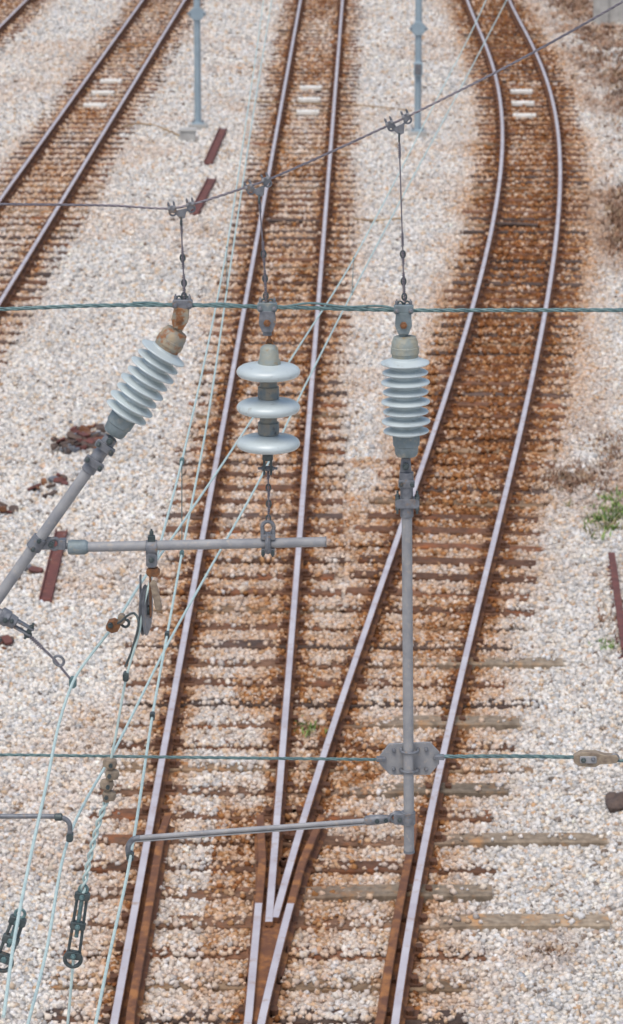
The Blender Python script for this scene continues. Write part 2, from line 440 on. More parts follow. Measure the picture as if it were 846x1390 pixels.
fast_mesh("ground", np.stack([xf_, yf_, zz], 1), q, gc, gm)

# ------------------------------------------------------------------ ballast stones (one object)
def scatter(ya, yb, dens, size):
    wa = lambda y: .0925*np.sqrt(y*y+100)*1.0+.9
    area = (yb-ya)*2*wa(yb); N = int(area*dens)
    y = rng.uniform(ya, yb, N); x = (rng.random(N)*2-1)*wa(yb)-.0176*y
    keep = np.abs(x+.0176*y) < wa(y)
    x, y = x[keep], y[keep]; N = len(x)
    onrail = np.zeros(N, bool); onslp = np.zeros(N, bool)
    for xf, nm in ((xA, 'A'), (xB, 'B'), (xC, 'C'), (xD, 'D')):
        d = np.abs(x-xf(y)); v = np.ones(N, bool) if nm != 'B' else y > YM
        onrail |= v & (np.abs(d-G) < .072)
        onslp |= v & (d < 1.03)
    for ch in (chkA, chkB, [(float(wlx(t)), t) for t in np.linspace(YC-1, YC+3, 9)], [(float(wrx(t)), t) for t in np.linspace(YC-1, YC+3, 9)]):
        cy = [q_[1] for q_ in ch]; cx = [q_[0] for q_ in ch]
        onrail |= (y > cy[0]) & (y < cy[-1]) & (np.abs(x-np.interp(y, cy, cx)) < .048)
    kk = np.clip(np.round((y-offA)/SP).astype(int), 0, len(BA)-1)
    ab = (y < YS) & (x > BA[kk]) & (x < BB[kk])
    ph = np.abs((y-offA)/SP-np.round((y-offA)/SP))*SP
    onslp = (np.where(y < YS, ab | (onslp & (x < xA(y)-2)), onslp)) & (ph < .112)
    cover = .62+2.3*(fnoise(x, y*.6, .9, 81)-.5)
    pA = at_z(350, 830).y; pB = at_z(350, 640).y
    cover -= .35*np.clip(1-np.abs(y-(pA+pB)/2)/((pB-pA)*.7), 0, 1)
    for xf in (xA, xB, xC, xD):
        d = np.abs(x-xf(y)); cover -= .30*np.exp(-((d-G)/.16)**2); cover -= .30*((d > G+.1) & (d < 1.0) & (y > 45))
    cover = np.where((y < YS) & BP[kk] & (x > xB(y)+.75), .09, cover)
    keep = (~onrail) & (~onslp | (rng.random(N) < cover))
    x, y, onslp = x[keep], y[keep], onslp[keep]; N = len(x); kk = kk[keep]
    hd = size*rng.uniform(.45, 1.55, (N, 1))*rng.uniform(.65, 1.15, (N, 3))*.5
    cube = np.array([[-1, -1, -1], [1, -1, -1], [1, 1, -1], [-1, 1, -1], [-1, -1, 1], [1, -1, 1], [1, 1, 1], [-1, 1, 1]], float)
    vv = cube[None]*hd[:, None, :]*rng.uniform(.55, 1.1, (N, 8, 3))
    qn = rng.normal(size=(N, 4)); qn /= np.linalg.norm(qn, axis=1)[:, None]
    a, b_, c, d = qn.T
    R = np.stack([1-2*(c*c+d*d), 2*(b_*c-a*d), 2*(b_*d+a*c), 2*(b_*c+a*d), 1-2*(b_*b_+d*d), 2*(c*d-a*b_), 2*(b_*d-a*c), 2*(c*d+a*b_), 1-2*(b_*b_+c*c)], 1).reshape(N, 3, 3)
    vv = np.einsum('nij,nkj->nki', R, vv)
    z = height(x, y)+size*rng.uniform(.05, .34, N)
    z = np.where(onslp, .03+size*.24+.035*(BP[kk] & (x > xB(y)+.75) & (y < YS)), z)
    vv += np.stack([x, y, z], 1)[:, None, :]
    r, s = field(x, y)
    r = np.clip(r*rng.uniform(.5, 1.4, N)+rng.normal(0, .05, N), 0, 1)
    r[rng.random(N) < .035] = .42
    br = rng.normal(1, .12, (N, 1)); hue = rng.normal(0, .022, (N, 1))*np.array([[1, .1, -1.1]])
    t = (fnoise(x, y, 1.3, 55))[:, None]
    c0 = CREAM*br*(.90+.2*t)+hue
    gr = rng.random(N) < .18; c0[gr] = np.array([.47, .465, .455])*br[gr]
    tn = rng.random(N) < .09; c0[tn] = np.array([.60, .48, .36])*br[tn]
    dk = rng.random(N) < .025; c0[dk] = np.array([.22, .18, .15])*br[dk]
    rc = rustcol(r[:, None])*rng.uniform(.7, 1.35, (N, 1))
    m_ = np.clip(r*1.3, 0, 1)[:, None]
    col = c0*(1-m_)+rc*m_
    s = np.clip(s*rng.uniform(.6, 1.5, N), 0, 1)[:, None]; col = col*(1-s)+SOIL*rng.uniform(.6, 1.5, (N, 1))*s
    col = np.clip(col, .02, .86)
    return vv, col
parts = [scatter(19.5, 34, 950, .036), scatter(34, 50, 520, .041), scatter(50, 72, 240, .049), scatter(72, 98, 110, .060)]
VV = np.concatenate([a for a, b in parts]); CC = np.concatenate([b for a, b in parts]); N = len(VV)
cq = np.array([[0, 3, 2, 1], [4, 5, 6, 7], [0, 1, 5, 4], [1, 2, 6, 5], [2, 3, 7, 6], [3, 0, 4, 7]])
qq = (np.arange(N)[:, None, None]*8+cq[None]).reshape(-1, 4)
fast_mesh("track_ballast", VV.reshape(-1, 3), qq, np.repeat(CC, 8, 0), M_stone)

# ------------------------------------------------------------------ ground furniture
def lying_bar(name, p, q, r, material, zoff=.05, kind='channel'):
    mb = MB(); a = at_z(*p, .05); b = at_z(*q, .05); d = (b-a).normalized(); s = Vector((d.y, -d.x, 0))
    a.z = b.z = zoff
    if kind == 'channel':
        sec = [(-r, 0), (r, 0), (r, r*1.0), (r*.80, r*1.0), (r*.74, r*.55), (-r*.74, r*.55), (-r*.80, r*1.0), (-r, r*1.0)]
    else:
        sec = [(-r, 0), (-r, .2*r), (-.25*r, .4*r), (-.2*r, 1.5*r), (-.6*r, 1.7*r), (-.6*r, 2.1*r), (.6*r, 2.1*r), (.6*r, 1.7*r), (.2*r, 1.5*r), (.25*r, .4*r), (r, .2*r), (r, 0)]
    k = len(sec); vs = [a+s*x+Z*z for x, z in sec]+[b+s*x+Z*z for x, z in sec]
    mb.add(vs, [list(range(k)), list(range(k, 2*k))[::-1]]+[[i, k+i, k+(i+1) % k, (i+1) % k] for i in range(k)], material)
    return mb.obj(name, bevel=.004)
lying_bar("rusted_steel_bar", (283, 222), (303, 176), .080, M_redr, .028)
lying_bar("rusted_steel_bar", (264, 291), (288, 244), .080, M_redr, .028)
lying_bar("rusted_steel_bar", (62, 815), (84, 722), .068, M_redr, .026)
lying_bar("rail_offcut", (848, 890), (830, 760), .06, M_redr, .01, kind='rail')
for (u, v) in ((140, 128), (420, 137), (710, 142)):
    mb = MB()
    for dv, du in ((-16, 11 if u < 200 else (2 if u < 500 else -2)), (0, 0), (17, -11 if u < 200 else (-2 if u < 500 else 2))):
        c = at_z(u+du, v+dv, .05); mb.box((c.x, c.y, .075), .46, .07, .28, M_white, ax=X, az=Y, ch=.08)
        mb.bolt((c.x-.15, c.y, .11), Z, .02, .02, M_fit); mb.bolt((c.x+.15, c.y, .11), Z, .02, .02, M_fit)
    mb.obj("track_marker_slabs", bevel=.008)
for (a, b_) in (((366, 300), (430, 301)), ((677, 304), (726, 306))):
    mb = MB(); p_, q_ = at_z(*a, .05), at_z(*b_, .05)
    mb.sweep([p_, p_.lerp(q_, .5)+Vector((0, 0, .01)), q_], .035, M_rock, 8); mb.box(p_, .1, .05, .12, M_rock, az=Y); mb.box(q_, .1, .05, .12, M_rock, az=Y)
    mb.obj("track_bond_cable")
def ground_cable(pts, r=.018):
    mb = MB(); mb.sweep(smooth([at_z(*p, .055) for p in pts], 8), r, M_cable, 6); mb.obj("ground_cable")
ground_cable([(165, 172), (195, 168), (225, 176), (250, 187)])
ground_cable([(335, 136), (400, 140), (480, 142), (560, 150)], .014)
ground_cable([(480, 297), (510, 299), (545, 296)], .02)
ground_cable([(110, 118), (150, 128), (175, 131)], .014)

def signal_post(u, v, zplates, boxz, mast_h):
    e = empty("trackside_signal_post"); b = at_z(u, v, 0.0)
    m1 = MB(); m1.cyl(b, b+Z*mast_h, .065, M_post, 20); m1.obj("mast", e)
    m2 = MB(); m2.box(b+Z*.0+Vector((0, 0, 0)), .36, .36, .24, M_conc, ch=.1); m2.box(b+Z*.135, .24, .24, .03, M_post)
    for sx in (-1, 1):
        for sy in (-1, 1): m2.bolt(b+Vector((sx*.09, sy*.09, .16)), Z, .018, .04, M_fit)
    m2.obj("concrete_base", e, bevel=.01)
    m3 = MB()
    for zz_ in zplates:
        m3.prism([(-.19, .0), (-.06, .13), (.06, .13), (.19, 0), (.06, -.13), (-.06, -.13)], b+Z*zz_-Y*.08, X, Z, .03, M_post)
        for sx in (-.14, .14): m3.bolt(b+Z*zz_+Vector((sx, -.1, 0)), Y, .02, .03, M_fit)
    if boxz: m3.box(b+Z*boxz-Y*.11, .17, .12, .26, M_post); m3.box(b+Z*boxz-Y*.175, .13, .01, .20, M_fit)
    m3.obj("mounting_brackets", e, bevel=.006)
    m4 = MB(); t = b+Z*(mast_h-.45)-Y*.16
    m4.box(t, .3, .2, .75, M_dark, ch=.4)
    for zz_ in (-.2, .05): m4.cyl(t+Z*zz_-Y*.1, t+Z*zz_-Y*.2, .085, M_dark, 20)
    m4.obj("signal_head", e)
signal_post(269, 176, (2.27,), None, 4.6)
signal_post(567, 186, (2.10,), 1.33, 4.6)
mb = MB(); c = at_z(255, 188, .05); mb.box(c, .30, .28, .30, M_conc); mb.box(c+Z*.17, .34, .32, .04, M_conc); mb.obj("cable_junction_box", bevel=.01)

# low concrete wall, far right
mb = MB(); a = at_z(806, 34, 0)
mb.box((a.x+6, a.y+.15, .35), 12, .3, .9, M_conc, ch=.01); mb.box((a.x+6, a.y+.15, .84), 12.1, .4, .1, M_conc, ch=.1)
for i in range(5): mb.box((a.x+.2+i*2.8, a.y-.03, .38), .3, .08, .85, M_conc, ch=.05)
mb.obj("concrete_wall", bevel=.01)

# scrap pile & loose pieces
def scrap(name, spots, n, smin, smax):
    mb = MB()
    for _ in range(n):
        u, v, su, sv = random.choice(spots)
        c = at_z(random.gauss(u, su), random.gauss(v, sv), .06); c.z = random.uniform(.03, .09)
        a = random.uniform(0, math.pi)
        nrm = Vector((random.gauss(0, .3), random.gauss(0, .3), 1)).normalized()
        ax = Vector((math.cos(a), math.sin(a), 0)); ax = (ax-nrm*ax.dot(nrm)).normalized(); az = nrm.cross(ax)
        s = random.uniform(smin, smax)
        mb.box(c, s*random.uniform(.7, 1.6), random.uniform(.02, .06), s*random.uniform(.4, .9), random.choice([M_redr, M_redr, M_rock, M_rock, M_fit, M_railr]), ax=ax, az=az, ch=random.uniform(.05, .4))
    return mb.obj(name, bevel=.003)
scrap("rusty_scrap_pile", [(92, 606, 10, 6), (118, 588, 12, 6), (132, 603, 8, 8), (100, 596, 16, 8)], 80, .06, .16)
scrap("rusty_scrap_pile", [(12, 690, 8, 3), (20, 775, 16, 5), (75, 650, 10, 6), (5, 872, 10, 5), (60, 655, 14, 8)], 34, .05, .14)
c = at_z(842, 1092, .05)
bm = bmesh.new(); bmesh.ops.create_icosphere(bm, subdivisions=3, radius=.13)
for v_ in bm.verts: v_.co *= 1+.25*math.sin(v_.co.x*31+1)*math.cos(v_.co.y*27)+.12*math.sin(v_.co.z*40); v_.co.y *= 1.4; v_.co.z *= .8
me = bpy.data.meshes.new("dark_rock"); bm.to_mesh(me); bm.free(); me.materials.append(M_rock)
o = bpy.data.objects.new("dark_rock", me); o.location = c; scene.collection.objects.link(o)

# weeds
def weeds(name, spots, cols, h0, h1, wid=.012):
    V, Q, C = [], [], []
    for (u, v, su, sv, n_) in spots:
        for _ in range(n_):
            c = at_z(random.gauss(u, su), random.gauss(v, sv), .02); k = random.choice(cols); br = random.uniform(.6, 1.3)
            for b_ in range(random.randint(4, 8)):
                a = random.uniform(0, 6.28); h = random.uniform(h0, h1); ln = random.uniform(.3, 1.1)*h
                dx, dy = math.cos(a), math.sin(a); sx, sy = -dy*wid, dx*wid
                i = len(V); c2 = c+Vector((random.gauss(0, .03), random.gauss(0, .03), 0))
                for t, ww in ((0, .6), (.5, 1.0), (1, .15)):
                    x_ = c2.x+dx*ln*t*t; y_ = c2.y+dy*ln*t*t; z_ = c2.z+h*(t-.25*t*t)
                    V.append((x_-sx*ww, y_-sy*ww, z_)); V.append((x_+sx*ww, y_+sy*ww, z_)); C += [tuple(q_*br for q_ in k)]*2
                Q += [[i, i+1, i+3, i+2], [i+2, i+3, i+5, i+4]]
    fast_mesh(name, np.array(V), np.array(Q), np.array(C), M_weed)
dry = [(.34, .19, .11), (.28, .15, .085), (.42, .29, .18), (.22, .12, .075)]
grn = [(.17, .29, .06), (.26, .37, .10), (.12, .21, .05), (.34, .30, .14)]
weeds("dry_weeds", [(808, 50, 18, 26, 230), (842, 110, 9, 34, 150), (775, 8, 16, 6, 80), (838, 300, 9, 24, 130)], dry, .05, .20, .012)
weeds("dry_weeds", [(785, 652, 20, 9, 110), (828, 612, 14, 13, 90), (755, 650, 10, 5, 25), (815, 840, 4, 8, 8), (840, 850, 5, 20, 16)], dry, .03, .11, .007)
weeds("dry_weeds", [(745, 1293, 14, 4, 30), (250, 350, 3, 3, 3)], dry, .02, .07, .005)
weeds("green_weeds", [(830, 698, 15, 12, 48), (815, 716, 14, 9, 26)], grn, .04, .14, .009)
weeds("green_weeds", [(418, 990, 8, 6, 16), (822, 880, 6, 4, 14), (268, 1140, 3, 2, 2)], grn, .03, .08, .007)

# ------------------------------------------------------------------ head-span wires
def line_obj(name, pts, r, m, k=8, seg=8):
    mb = MB(); mb.sweep(smooth(pts, k), r, m, seg); return mb.obj(name)
hs = [pl(-500, 268), pl(0, 277), pl(150, 279), pl(230, 283), pl(262, 277), pl(335, 254), pl(366, 243), pl(450, 206), pl(528, 170), pl(556, 157), pl(700, 84), pl(846, 2), pl(1200, -210)]
mb = MB(); helix(mb, smooth(hs, 6), .0028, .0026, .09, 3, M_steelw); mb.obj("head_span_wire")
cs = [pl(-500, 425), pl(0, 419.5), pl(120, 415), pl(245, 414), pl(365, 416.5), pl(548, 421), pl(700, 421), pl(846, 421), pl(1300, 424)]
mb = MB(); helix(mb, smooth(cs, 6), .0046, .0044, .16, 3, M_teal)
seg2 = [pl(180, 411), pl(210, 411), pl(245, 417), pl(300, 412), pl(365, 419), pl(420, 411.5), pl(470, 416.5), pl(520, 415.5), pl(548, 424)]
mb.sweep(smooth(seg2, 6), .0048, M_teal, 8); mb.obj("cross_span_wire")
lw = [pl(-500, 1022), pl(0, 1024.5), pl(250, 1028), pl(518, 1031)]
mb = MB(); helix(mb, smooth(lw, 5), .0036, .0034, .14, 3, M_teal)
helix(mb, smooth([pl(596, 1027), pl(700, 1026.5), pl(784, 1028)], 4), .0046, .0042, .14, 3, M_teal)
helix(mb, smooth([pl(836, 1032), pl(900, 1036), pl(1300, 1040)], 4), .0036, .0034, .14, 3, M_teal)
mb.obj("cross_span_wire")

def hanger(c1, c2, junction, mids, bottom):
    mb = MB()
    pa, pb = pl(*c1), pl(*c2); j = pl(*junction); ax = (pb-pa).normalized(); az = (Z-ax*ax.z).normalized()
    for p_ in (pa, pb):
        mb.box(p_, .032, .024, .026, M_fit, ax=ax, az=az, ch=.25)
        for s in (-1, 1):
            mb.bolt(p_+ax*s*.011-Y*.018+az*.010, Y, .006, .016, M_galv); mb.bolt(p_+ax*s*.011+az*.019, az, .005, .016, M_fit)
        mb.ring(p_-az*.012, Y, .014, .004, M_fit)
        mb.sweep([p_-az*.012, p_.lerp(j, .6), j], .0045, M_fit, 8)
    mb.prism([(-.028, .012), (.028, .012), (.010, -.024), (-.010, -.024)], j+Z*.01, ax, az, .008, M_fit)
    mb.ring(j-Z*.025, X, .012, .004, M_dark, stretch=1.3, sdir=Z)
    pts = [j-Z*.025]+[pl(*m) for m in mids]+[pl(*bottom)]
    for i in range(len(pts)-1):
        p_, q_ = pts[i], pts[i+1]; d = (q_-p_).normalized(); L = (q_-p_).length
        mb.sweep([p_, q_], .0030, M_steelw, 8)
        for t in (.10, .86):   # wrapped ends
            helix(mb, [p_+d*L*t-d*.02, p_+d*L*t+d*.035], .005, .0024, .008, 1, M_steelw, 6, .0015)
        mb.ring(q_, Y, .009, .0034, M_dark, stretch=1.6, sdir=d)
    mb.obj("suspension_hanger")
hanger((234, 284), (259, 279), (246, 292), [(248, 350), (250, 384)], (250, 402))
hanger((339, 255), (362, 245), (352, 262), [(358, 345), (360, 378)], (361, 402))
hanger((530, 169), (552, 159), (542, 178), [(547, 345), (548, 382)], (549, 403))

# ------------------------------------------------------------------ insulators
def shed_profile(n_, L, core, R1, R2):
    pr = [(0, core)]; p_ = L/n_
    for i in range(n_):
        R = R1 if i % 2 == 0 else R2; t = i*p_
        pr += [(t+p_*.02, core), (t+p_*.20, core*1.06), (t+p_*.48, R*.93), (t+p_*.54, R*.985), (t+p_*.62, R), (t+p_*.69, R*.985), (t+p_*.72, R*.93), (t+p_*.62, core*1.25), (t+p_*.66, core*1.03), (t+p_*.8, core)]
    pr.append((L, core)); return pr
def post_insulator(top, bot, m_cap):
    e = empty("post_insulator"); o = pl(*top); b_ = pl(*bot); ax = (b_-o).normalized(); L = (b_-o).length
    m1 = MB(); cl = L*.175
    m1.lathe(o, ax, [(0, .030), (.004, .046), (.018, .050), (.022, .053), (cl*.5, .054), (cl*.52, .057), (cl*.8, .058), (cl*.82, .055), (cl, .052)], m_cap); m1.obj("cap", e)
    m2 = MB(); sl = L*.645
    m2.lathe(o+ax*(cl-.002), ax, shed_profile(8, sl, .055, .0995, .0930), M_porc, 56); m2.obj("sheds", e)
    m3 = MB(); bl = L*.18
    m3.lathe(o+ax*(cl+sl-.004), ax, [(0, .052), (.006, .055), (bl*.5, .054), (bl*.55, .049), (bl*.9, .046), (bl, .040), (bl+.004, .02)], M_base); m3.obj("base_fitting", e)
    return e, ax, b_
def strap(u, v, down, ax, mt):
    """clevis strap hanging from the cross-span wire to an insulator cap"""
    mb = MB(); p_ = pl(u, v); side = Y.cross(ax).normalized()
    mb.box(p_+Z*.002, .080, .046, .036, M_fit if mt is M_capo else M_base, ch=.2)
    for s in (-1, 1):
        mb.bolt(p_+Vector((s*.028, -.03, .0)), Y, .009, .02, M_fit); mb.bolt(p_+Vector((s*.028, 0, .024)), Z, .007, .022, M_fit)
        mb.ring(p_+Vector((s*.014, 0, .020)), Y, .011, .004, M_dark, stretch=1.2, sdir=Z)
    L = down
    for sg in (-1, 1):
        mb.prism([(-.030, 0), (.030, 0), (.034, L*.6), (.02, L), (-.02, L), (-.034, L*.6)], p_+ax*.012+Y*.024*sg, side, ax, .010, mt)
    mb.bolt(p_+ax*(.012+L*.55)-Y*.033, Y, .015, .014, M_rust)
    mb.cyl(p_+ax*L*.5, p_+ax*(L+.03), .019, mt, 14)
    return mb
e1, ax1, b1 = post_insulator((241, 448), (153, 590), M_capo)
strap(248, 413, .085, (pl(241, 448)-pl(247, 415)).normalized(), M_capo).obj("clevis_strap", e1, bevel=.002)
e3, ax3, b3 = post_insulator((549.5, 456), (552, 620), M_capy)
strap(548, 420, .085, -Z, M_base).obj("clevis_strap", e3, bevel=.002)

# disc string
e2 = empty("disc_insulator_string")
st = strap(363, 417, .085, -Z, M_fit)
for i, cz in enumerate((449, 459, 467)):
    st.ring(pl(366, cz), Y if i % 2 == 0 else X, .011, .0055, M_rust, stretch=1.7, sdir=Z)
st.obj("clevis_and_links", e2, bevel=.002)
m1 = MB(); o = pl(365.5, 470)
m1.lathe(o, -Z, [(-.01, .012), (0, .030), (.008, .036), (.05, .040), (.062, .046), (.085, .048), (.092, .046)], M_capy); m1.obj("cap", e2)
m2 = MB(); m3 = MB()
for i, vc in enumerate((504, 552.5, 601.5)):
    o = pl(364.5, vc)+Z*.030
    m2.lathe(o, -Z, [(-.006, .040), (0, .052), (.004, .085), (.010, .112), (.018, .124), (.028, .1295), (.038, .1285), (.047, .121), (.052, .108), (.050, .095), (.044, .085), (.052, .075), (.045, .06), (.055, .045), (.06, .04)], M_porc, 64)
    if i < 2:
        m3.lathe(o-Z*.055, -Z, [(0, .030), (.010, .034), (.034, .036), (.040, .043), (.072, .044), (.086, .043), (.088, .040)], M_core)
m2.obj("porcelain_discs", e2); m3.obj("metal_caps", e2)
m4 = MB(); c = pl(363.5, 618)
m4.cyl(c+Z*.015, c-Z*.02, .022, M_dark, 16)
for s in (-1, 1): m4.box(c-Z*.045+X*s*.014, .009, .035, .07, M_dark)
m4.bolt(c-Z*.055, X, .011, .05, M_fit); m4.obj("bottom_clevis", e2, bevel=.0015)
m5 = MB(); pts = [pl(364, 634), pl(364.5, 662), pl(365, 684), pl(364.5, 704)]
for i in range(3):
    p_, q_ = pts[i], pts[i+1]; m5.sweep([p_, q_], .0035, M_steelw, 8); m5.ring(q_, Y, .009, .0034, M_dark, stretch=1.6, sdir=Z)
    helix(m5, [p_.lerp(q_, .15), p_.lerp(q_, .6)], .005, .0026, .008, 1, M_steelw, 6, .0015)
m5.obj("lower_link", e2)

# ------------------------------------------------------------------ bracket tube
eb = empty("bracket_tube"); a, b_ = pl(96, 743), pl(442, 735.5); d = (b_-a).normalized()
m1 = MB(); m1.cyl(a, b_, .0205, M_galv, 28); m1.cyl(b_-d*.002, b_+d*.004, .0225, M_fit, 28)
m1.lathe(a-d*.012, d, [(0, .02), (.003, .029), (.02, .031), (.07, .031), (.078, .027), (.085, .021)], M_base, 28); m1.obj("tube", eb)
m2 = MB()
c = pl(364, 737)
m2.sweep([c+Z*.0+Vector((0, math.cos(t)*.028, math.sin(t)*.028)) for t in [2*math.pi*i/20 for i in range(20)]], .013, M_fit, 8, closed=True, flat=1.5)
m2.box(c+Z*.03, .060, .05, .022, M_fit); m2.box(c-Z*.03, .055, .045, .02, M_fit); m2.ring(c+Z*.065, Y, .024, .008, M_fit, stretch=1.1, sdir=Z)
for s in (-1, 1): m2.bolt(c+Vector((s*.022, -.012, .045)), Z, .009, .03, M_fit); m2.bolt(c+Vector((s*.02, -.02, -.038)), Z, .008, .02, M_dark)
m2.obj("suspension_clamp", eb, bevel=.0015)
m3 = MB(); c = pl(70, 738)
m3.ring(c+X*.012, Y, .022, .009, M_fit); m3.cyl(c+X*.03, a, .013, M_fit, 12); m3.box(c+X*.045, .03, .05, .04, M_fit)
m3.bolt(c+X*.0, Y, .013, .055, M_dark)
m3.obj("eye_joint", eb, bevel=.0015)

# left cantilever tube
ec = empty("cantilever_tube"); t0 = pl(150, 596); t1 = pl(-60, 893); d = (t1-t0).normalized(); sd_ = d.cross(Y).normalized()
m1 = MB(); m1.cyl(t0+d*.10, t1, .0235, M_galv, 28); m1.obj("tube", ec)
m2 = MB(); m2.lathe(t0-d*.01, d, [(0, .02), (.004, .028), (.05, .030), (.055, .026), (.10, .028), (.175, .030), (.178, .024)], M_fit, 28)
for t in (.035, .115):
    m2.box(t0+d*t-Y*.03, .085, .02, .032, M_fit, ax=sd_, az=d)
    for s in (-1, 1): m2.bolt(t0+d*t-Y*.045+sd_*s*.03, Y, .010, .02, M_dark)
m2.bolt(t0+d*.0-Y*.03, Y, .015, .03, M_dark)
m2.obj("end_sleeve", ec, bevel=.0015)
m3 = MB(); tc_ = t0+d*((pl(50, 737)-t0).dot(d))
m3.lathe(tc_-d*.03, d, [(0, .024), (.001, .032), (.059, .032), (.06, .024)], M_fit, 24)
for s in (-1, 1): m3.bolt(tc_+d*s*.022-Y*.035, Y, .010, .02, M_dark)
m3.prism([(-.03, -.035), (.03, -.035), (.024, .05), (-.024, .05)], tc_+X*.02, Vector((0, 0, 1)), X, .014, M_fit)
m3.obj("eye_clamp", ec, bevel=.0015)

# lower pull-off fitting at the far left
ep = empty("pull_off_arm"); a = pl(-70, 800); b_ = pl(14, 842); c = pl(40, 862); d = (c-a).normalized(); sd_ = d.cross(Y).normalized()
m1 = MB(); m1.cyl(a, b_, .026, M_galv, 24); m1.obj("arm", ep)
m2 = MB(); m2.lathe(b_-d*.05, d, [(0, .027), (.004, .036), (.04, .036), (.045, .03), (.075, .028), (.08, .015)], M_fit, 24)
for s in (-1, 1): m2.prism([(-.02, -.02), (.02, -.02), (.014, .075), (-.014, .075)], b_+sd_*s*.014+d*.03, Y, d, .008, M_fit)
m2.bolt(b_-Y*.03-d*.02, Y, .012, .02, M_dark); m2.bolt(b_+d*.09, sd_, .012, .05, M_dark); m2.bolt(b_-Y*.03+sd_*.01+d*.005, Y, .009, .02, M_dark)
m2.obj("socket", ep, bevel=.0015)
m3 = MB(); q1, q2, q3 = pl(38, 861), pl(76, 897), pl(99, 926)
m3.sweep([q1, q2], .0055, M_steelw, 8); m3.ring(q1, Y, .012, .005, M_dark); m3.ring(q2+X*.012, Y, .019, .006, M_fit, stretch=1.2, sdir=(q2-q1))
m3.sweep([q2, q3], .005, M_steelw, 8); helix(m3, [q1.lerp(q2, .1), q1.lerp(q2, .5)], .008, .003, .01, 1, M_steelw, 6, .002)
m3.box(q3, .03, .03, .045, M_teal, ch=.3)
m3.obj("link", ep)

# ------------------------------------------------------------------ drop tube (right)
ed = empty("drop_tube"); a, b_ = pl(552, 640), pl(555.5, 1157); d = (b_-a).normalized()
m1 = MB(); m1.cyl(a+d*.12, b_, .0215, M_galv, 28); m1.lathe(b_-d*.01, d, [(0, .0215), (.0, .0235), (.011, .0235), (.012, .018)], M_fit, 28); m1.obj("tube", ed)
m2 = MB(); m2.lathe(a-d*.0, d, [(0, .018), (.003, .029), (.05, .030), (.055, .026), (.13, .027), (.19, .027), (.192, .021)], M_fit, 28)
m2.prism([(-.024, -.01), (.024, -.01), (.018, .05), (-.018, .05)], pl(551, 637)-Y*.0, X, Z, .034, M_fit)
m2.bolt(pl(551, 631)-Y*.02, Y, .015, .03, M_dark)
c = pl(553, 682); m2.box(c, .098, .058, .038, M_fit, ch=.2)
for s in (-1, 1):
    m2.bolt(c+Vector((s*.040, -.02, .0)), Z, .010, .055, M_dark); m2.bolt(c+Vector((s*.04, .02, .0)), Z, .010, .055, M_dark)
c = pl(552, 655); m2.box(c-Y*.02, .066, .02, .03, M_fit)
for s in (-1, 1): m2.bolt(c+Vector((s*.022, -.035, .0)), Y, .009, .02, M_dark)
m2.obj("end_sleeve", ed, bevel=.0015)
m3 = MB(); c = pl(556, 1033); P = [(-.125, .012), (-.085, .066), (.085, .074), (.125, .03), (.125, -.02), (.085, -.070), (-.08, -.070), (-.125, -.022)]
m3.prism(P, c+Y*.030, X, Z, .012, M_galv)
for (x_, z_) in ((-.105, 0), (.105, .008), (-.065, .04), (-.065, -.042), (.07, .045), (.07, -.042), (-.035, .045), (-.035, -.045), (.035, .045), (.035, -.045)):
    m3.bolt(c+Vector((x_, .018, z_)), Y, .009, .018, M_fit)
for z_ in (.042, -.042):
    m3.sweep([c+Vector((math.cos(t)*.036, .012-math.sin(t)*.036, z_)) for t in [math.pi*i/12 for i in range(13)]], .006, M_fit, 8)
m3.box(c+Vector((-.118, .0, .008)), .04, .03, .018, M_fit); m3.box(c+Vector((.125, .0, .018)), .04, .03, .018, M_fit)
m3.obj("octagonal_plate", ed, bevel=.002)
m4 = MB(); c = pl(554, 1110)
m4.lathe(c+Z*.028, -Z, [(0, .022), (.001, .031), (.055, .031), (.056, .022)], M_fit, 24)
m4.box(c-X*.035, .05, .05, .045, M_fit); m4.bolt(c+Vector((-.035, -.03, 0)), Y, .010, .02, M_dark); m4.ring(pl(536, 1110), Y, .018, .008, M_fit)
m4.obj("steady_arm_clamp", ed, bevel=.0015)

es = empty("steady_arm")
m1 = MB(); r0, r1 = pl(495, 1114), pl(190, 1137)
m1.sweep([pl(512, 1113), r0, r1], .0105, M_galv, 12); m1.sweep(smooth([r1, pl(180, 1140), pl(174, 1150), pl(175, 1162)], 5), .012, M_fit, 10)
dd = (r1-r0).normalized(); m1.prism([(0, -.017), (.99, -.017), (.99, -.011), (0, -.011)], r0, dd, Z-dd*dd.z, .016, M_galv)
m1.obj("arm", es)
m2 = MB(); m2.lathe(pl(530, 1111), (pl(495, 1114)-pl(530, 1111)), [(0, .012), (.01, .017), (.05, .021), (.10, .021), (.11, .014)], M_fit, 16)
m2.bolt(pl(512, 1112)-Y*.02, Y, .010, .02, M_dark); m2.bolt(pl(524, 1111)-Y*.02, Y, .009, .02, M_dark)
m2.box(pl(177, 1162), .03, .04, .035, M_dark, ch=.25); m2.bolt(pl(177, 1165)-Y*.025, Y, .009, .02, M_fit); m2.obj("contact_wire_clip", es)
es = empty("steady_arm"); m1 = MB()
m1.sweep(smooth([pl(-160, 1103), pl(0, 1108), pl(60, 1108), pl(84, 1110), pl(94, 1117), pl(95, 1134)], 5), .0105, M_fit, 10)
m1.obj("arm", es); m2 = MB(); m2.box(pl(95, 1136), .028, .04, .035, M_dark, ch=.25); m2.lathe(pl(74, 1109), X, [(0, .011), (.005, .016), (.03, .016), (.034, .011)], M_dark, 14); m2.obj("contact_wire_clip", es)

